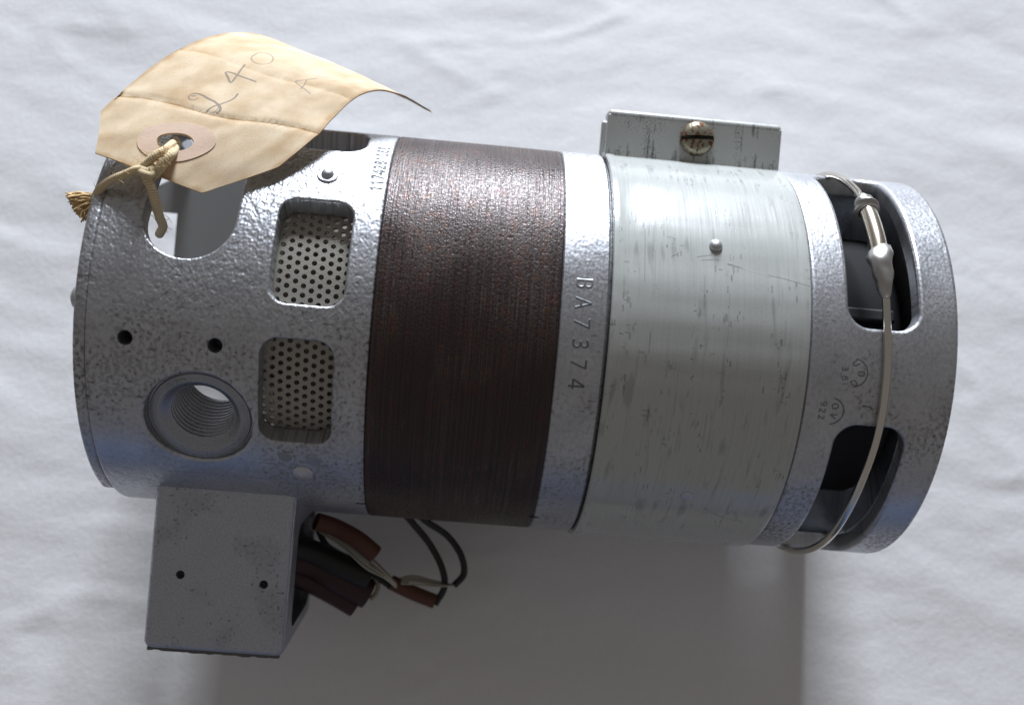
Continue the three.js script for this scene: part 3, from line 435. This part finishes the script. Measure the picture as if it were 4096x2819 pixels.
  const S2 = new THREE.Shape(ell(0.185, 0.083, 64)); S2.holes.push(new THREE.Path(ell(ru * 1.03, rv * 1.03)));
  const pink = maps(256, 256, (i, j, o) => { const n = fbm(i / 24, j / 24, 99, 99, 3), f = vn(i / 2, j / 2, 999, 999); o[0] = 0.825 + 0.05 * (n - 0.5) - 0.02 * f; o[1] = 0.725 + 0.07 * (n - 0.5) - 0.02 * f; o[2] = 0.64 + 0.08 * (n - 0.5) - 0.02 * f; o[3] = n * 0.6 + f * 0.3; o[4] = 0.85; }, true);
  part('eyelet_ring', thick(S2, 0.36, 0.2), std({ ...pink, bumpScale: 0.0001, roughness: 1 }), tag, 'pale pink paper reinforcing ring round the hole');

  const string = thing('string', 'short piece of frayed hemp string knotted through the tag hole', 'string');
  const tw = maps(64, 256, (i, j, o) => { const a = Math.sin((i / 64 * 2 + j / 256 * 40) * Math.PI * 2) * 0.5 + 0.5, f = vn(i / 4, j / 3, 16, 999); o[0] = 0.84 + 0.12 * (a - 0.5) + 0.1 * (f - 0.5); o[1] = 0.765 + 0.12 * (a - 0.5) + 0.1 * (f - 0.5); o[2] = 0.62 + 0.1 * (a - 0.5) + 0.08 * (f - 0.5); o[3] = a * 0.7 + f * 0.3; o[4] = 0.9; }, true);
  for (const k of Object.values(tw)) { k.wrapS = k.wrapT = THREE.RepeatWrapping; }
  const hemp = std({ ...tw, bumpScale: 0.00008, roughness: 1 });
  const uvflip = (g) => { const u = g.attributes.uv; for (let i = 0; i < u.count; i++) { const a = u.getX(i), b = u.getY(i); u.setXY(i, b, a); } return g; };
  const st = (name, l, r, n = 60) => part(name, uvflip(tube(l.map(([x, y, d]) => px(x, y, d)), r, n, 12)), hemp, string);
  st('strand', [[398, 318, 36], [385, 330, 44], [372, 340, 47], [352, 352, 48], [325, 375, 47.5], [312, 388, 46.5]], 0.95);
  st('strand', [[400, 325, 36], [392, 342, 44], [384, 352, 47.5], [368, 372, 48], [348, 396, 46.5], [338, 402, 45]], 1.05);
  st('strand', [[350, 378, 47.5], [335, 388, 48.5], [312, 384, 48], [280, 396, 46.5], [250, 408, 45.5], [228, 425, 44.5], [212, 452, 42], [205, 472, 40]], 0.95);
  st('strand', [[322, 384, 46.5], [330, 402, 48], [342, 425, 47.5], [350, 455, 46], [360, 490, 42], [368, 512, 38], [360, 530, 33]], 1.05);
  st('strand', [[318, 378, 46], [322, 392, 49.0], [338, 397, 49.0], [345, 385, 47.5]], 0.9, 30);
  M.fray = std({ color: lin(0.66, 0.47, 0.24), roughness: 0.9 });
  const fr = []; for (let i = 0; i < 340; i++) { const t = rnd(), a = px(208 + 12 * (rnd() - 0.5), 452 + 30 * (t - 0.4), 41.5 + 2.4 * (rnd() - 0.5)), e = px(lerp(154, 190, t) + 16 * (rnd() - 0.5), lerp(442, 496, t) + 16 * (rnd() - 0.5), 40.5 + 7 * (rnd() - 0.5)), m = a.clone().lerp(e, 0.55).add(new THREE.Vector3((rnd() - 0.5) * 1.2, (rnd() - 0.5) * 1.2 + 0.4, (rnd() - 0.5) * 1.2)); fr.push(tube([a, m, e], 0.15, 6, 4)); }
  const fz = []; for (const l of [[[385, 330, 44], [352, 352, 48], [312, 388, 46.5]], [[384, 352, 47.5], [368, 372, 48], [338, 402, 45]], [[335, 388, 48.5], [280, 396, 46.5], [228, 425, 44.5], [205, 472, 40]], [[330, 402, 48], [350, 455, 46], [368, 512, 38]]]) { const c = new THREE.CatmullRomCurve3(l.map(([x, y, d]) => px(x, y, d))); for (let i = 0; i < 34; i++) { const p = c.getPoint(rnd()), d = () => new THREE.Vector3(rnd() - 0.5, rnd() - 0.5, rnd() - 0.5); const a = p.clone().addScaledVector(d(), 1.2), e = p.clone().addScaledVector(d(), 5.5); fz.push(tube([a, a.clone().lerp(e, 0.5).addScaledVector(d(), 1.2), e], 0.05, 6, 4)); } }
  const fuzz = part('loose_fibres', mergeGeometries(fz), M.fray, string); fuzz.userData.kind = 'stuff';
  const fray = part('frayed_end', mergeGeometries(fr), M.fray, string); fray.userData.kind = 'stuff';
}

renderer.render(scene, camera);
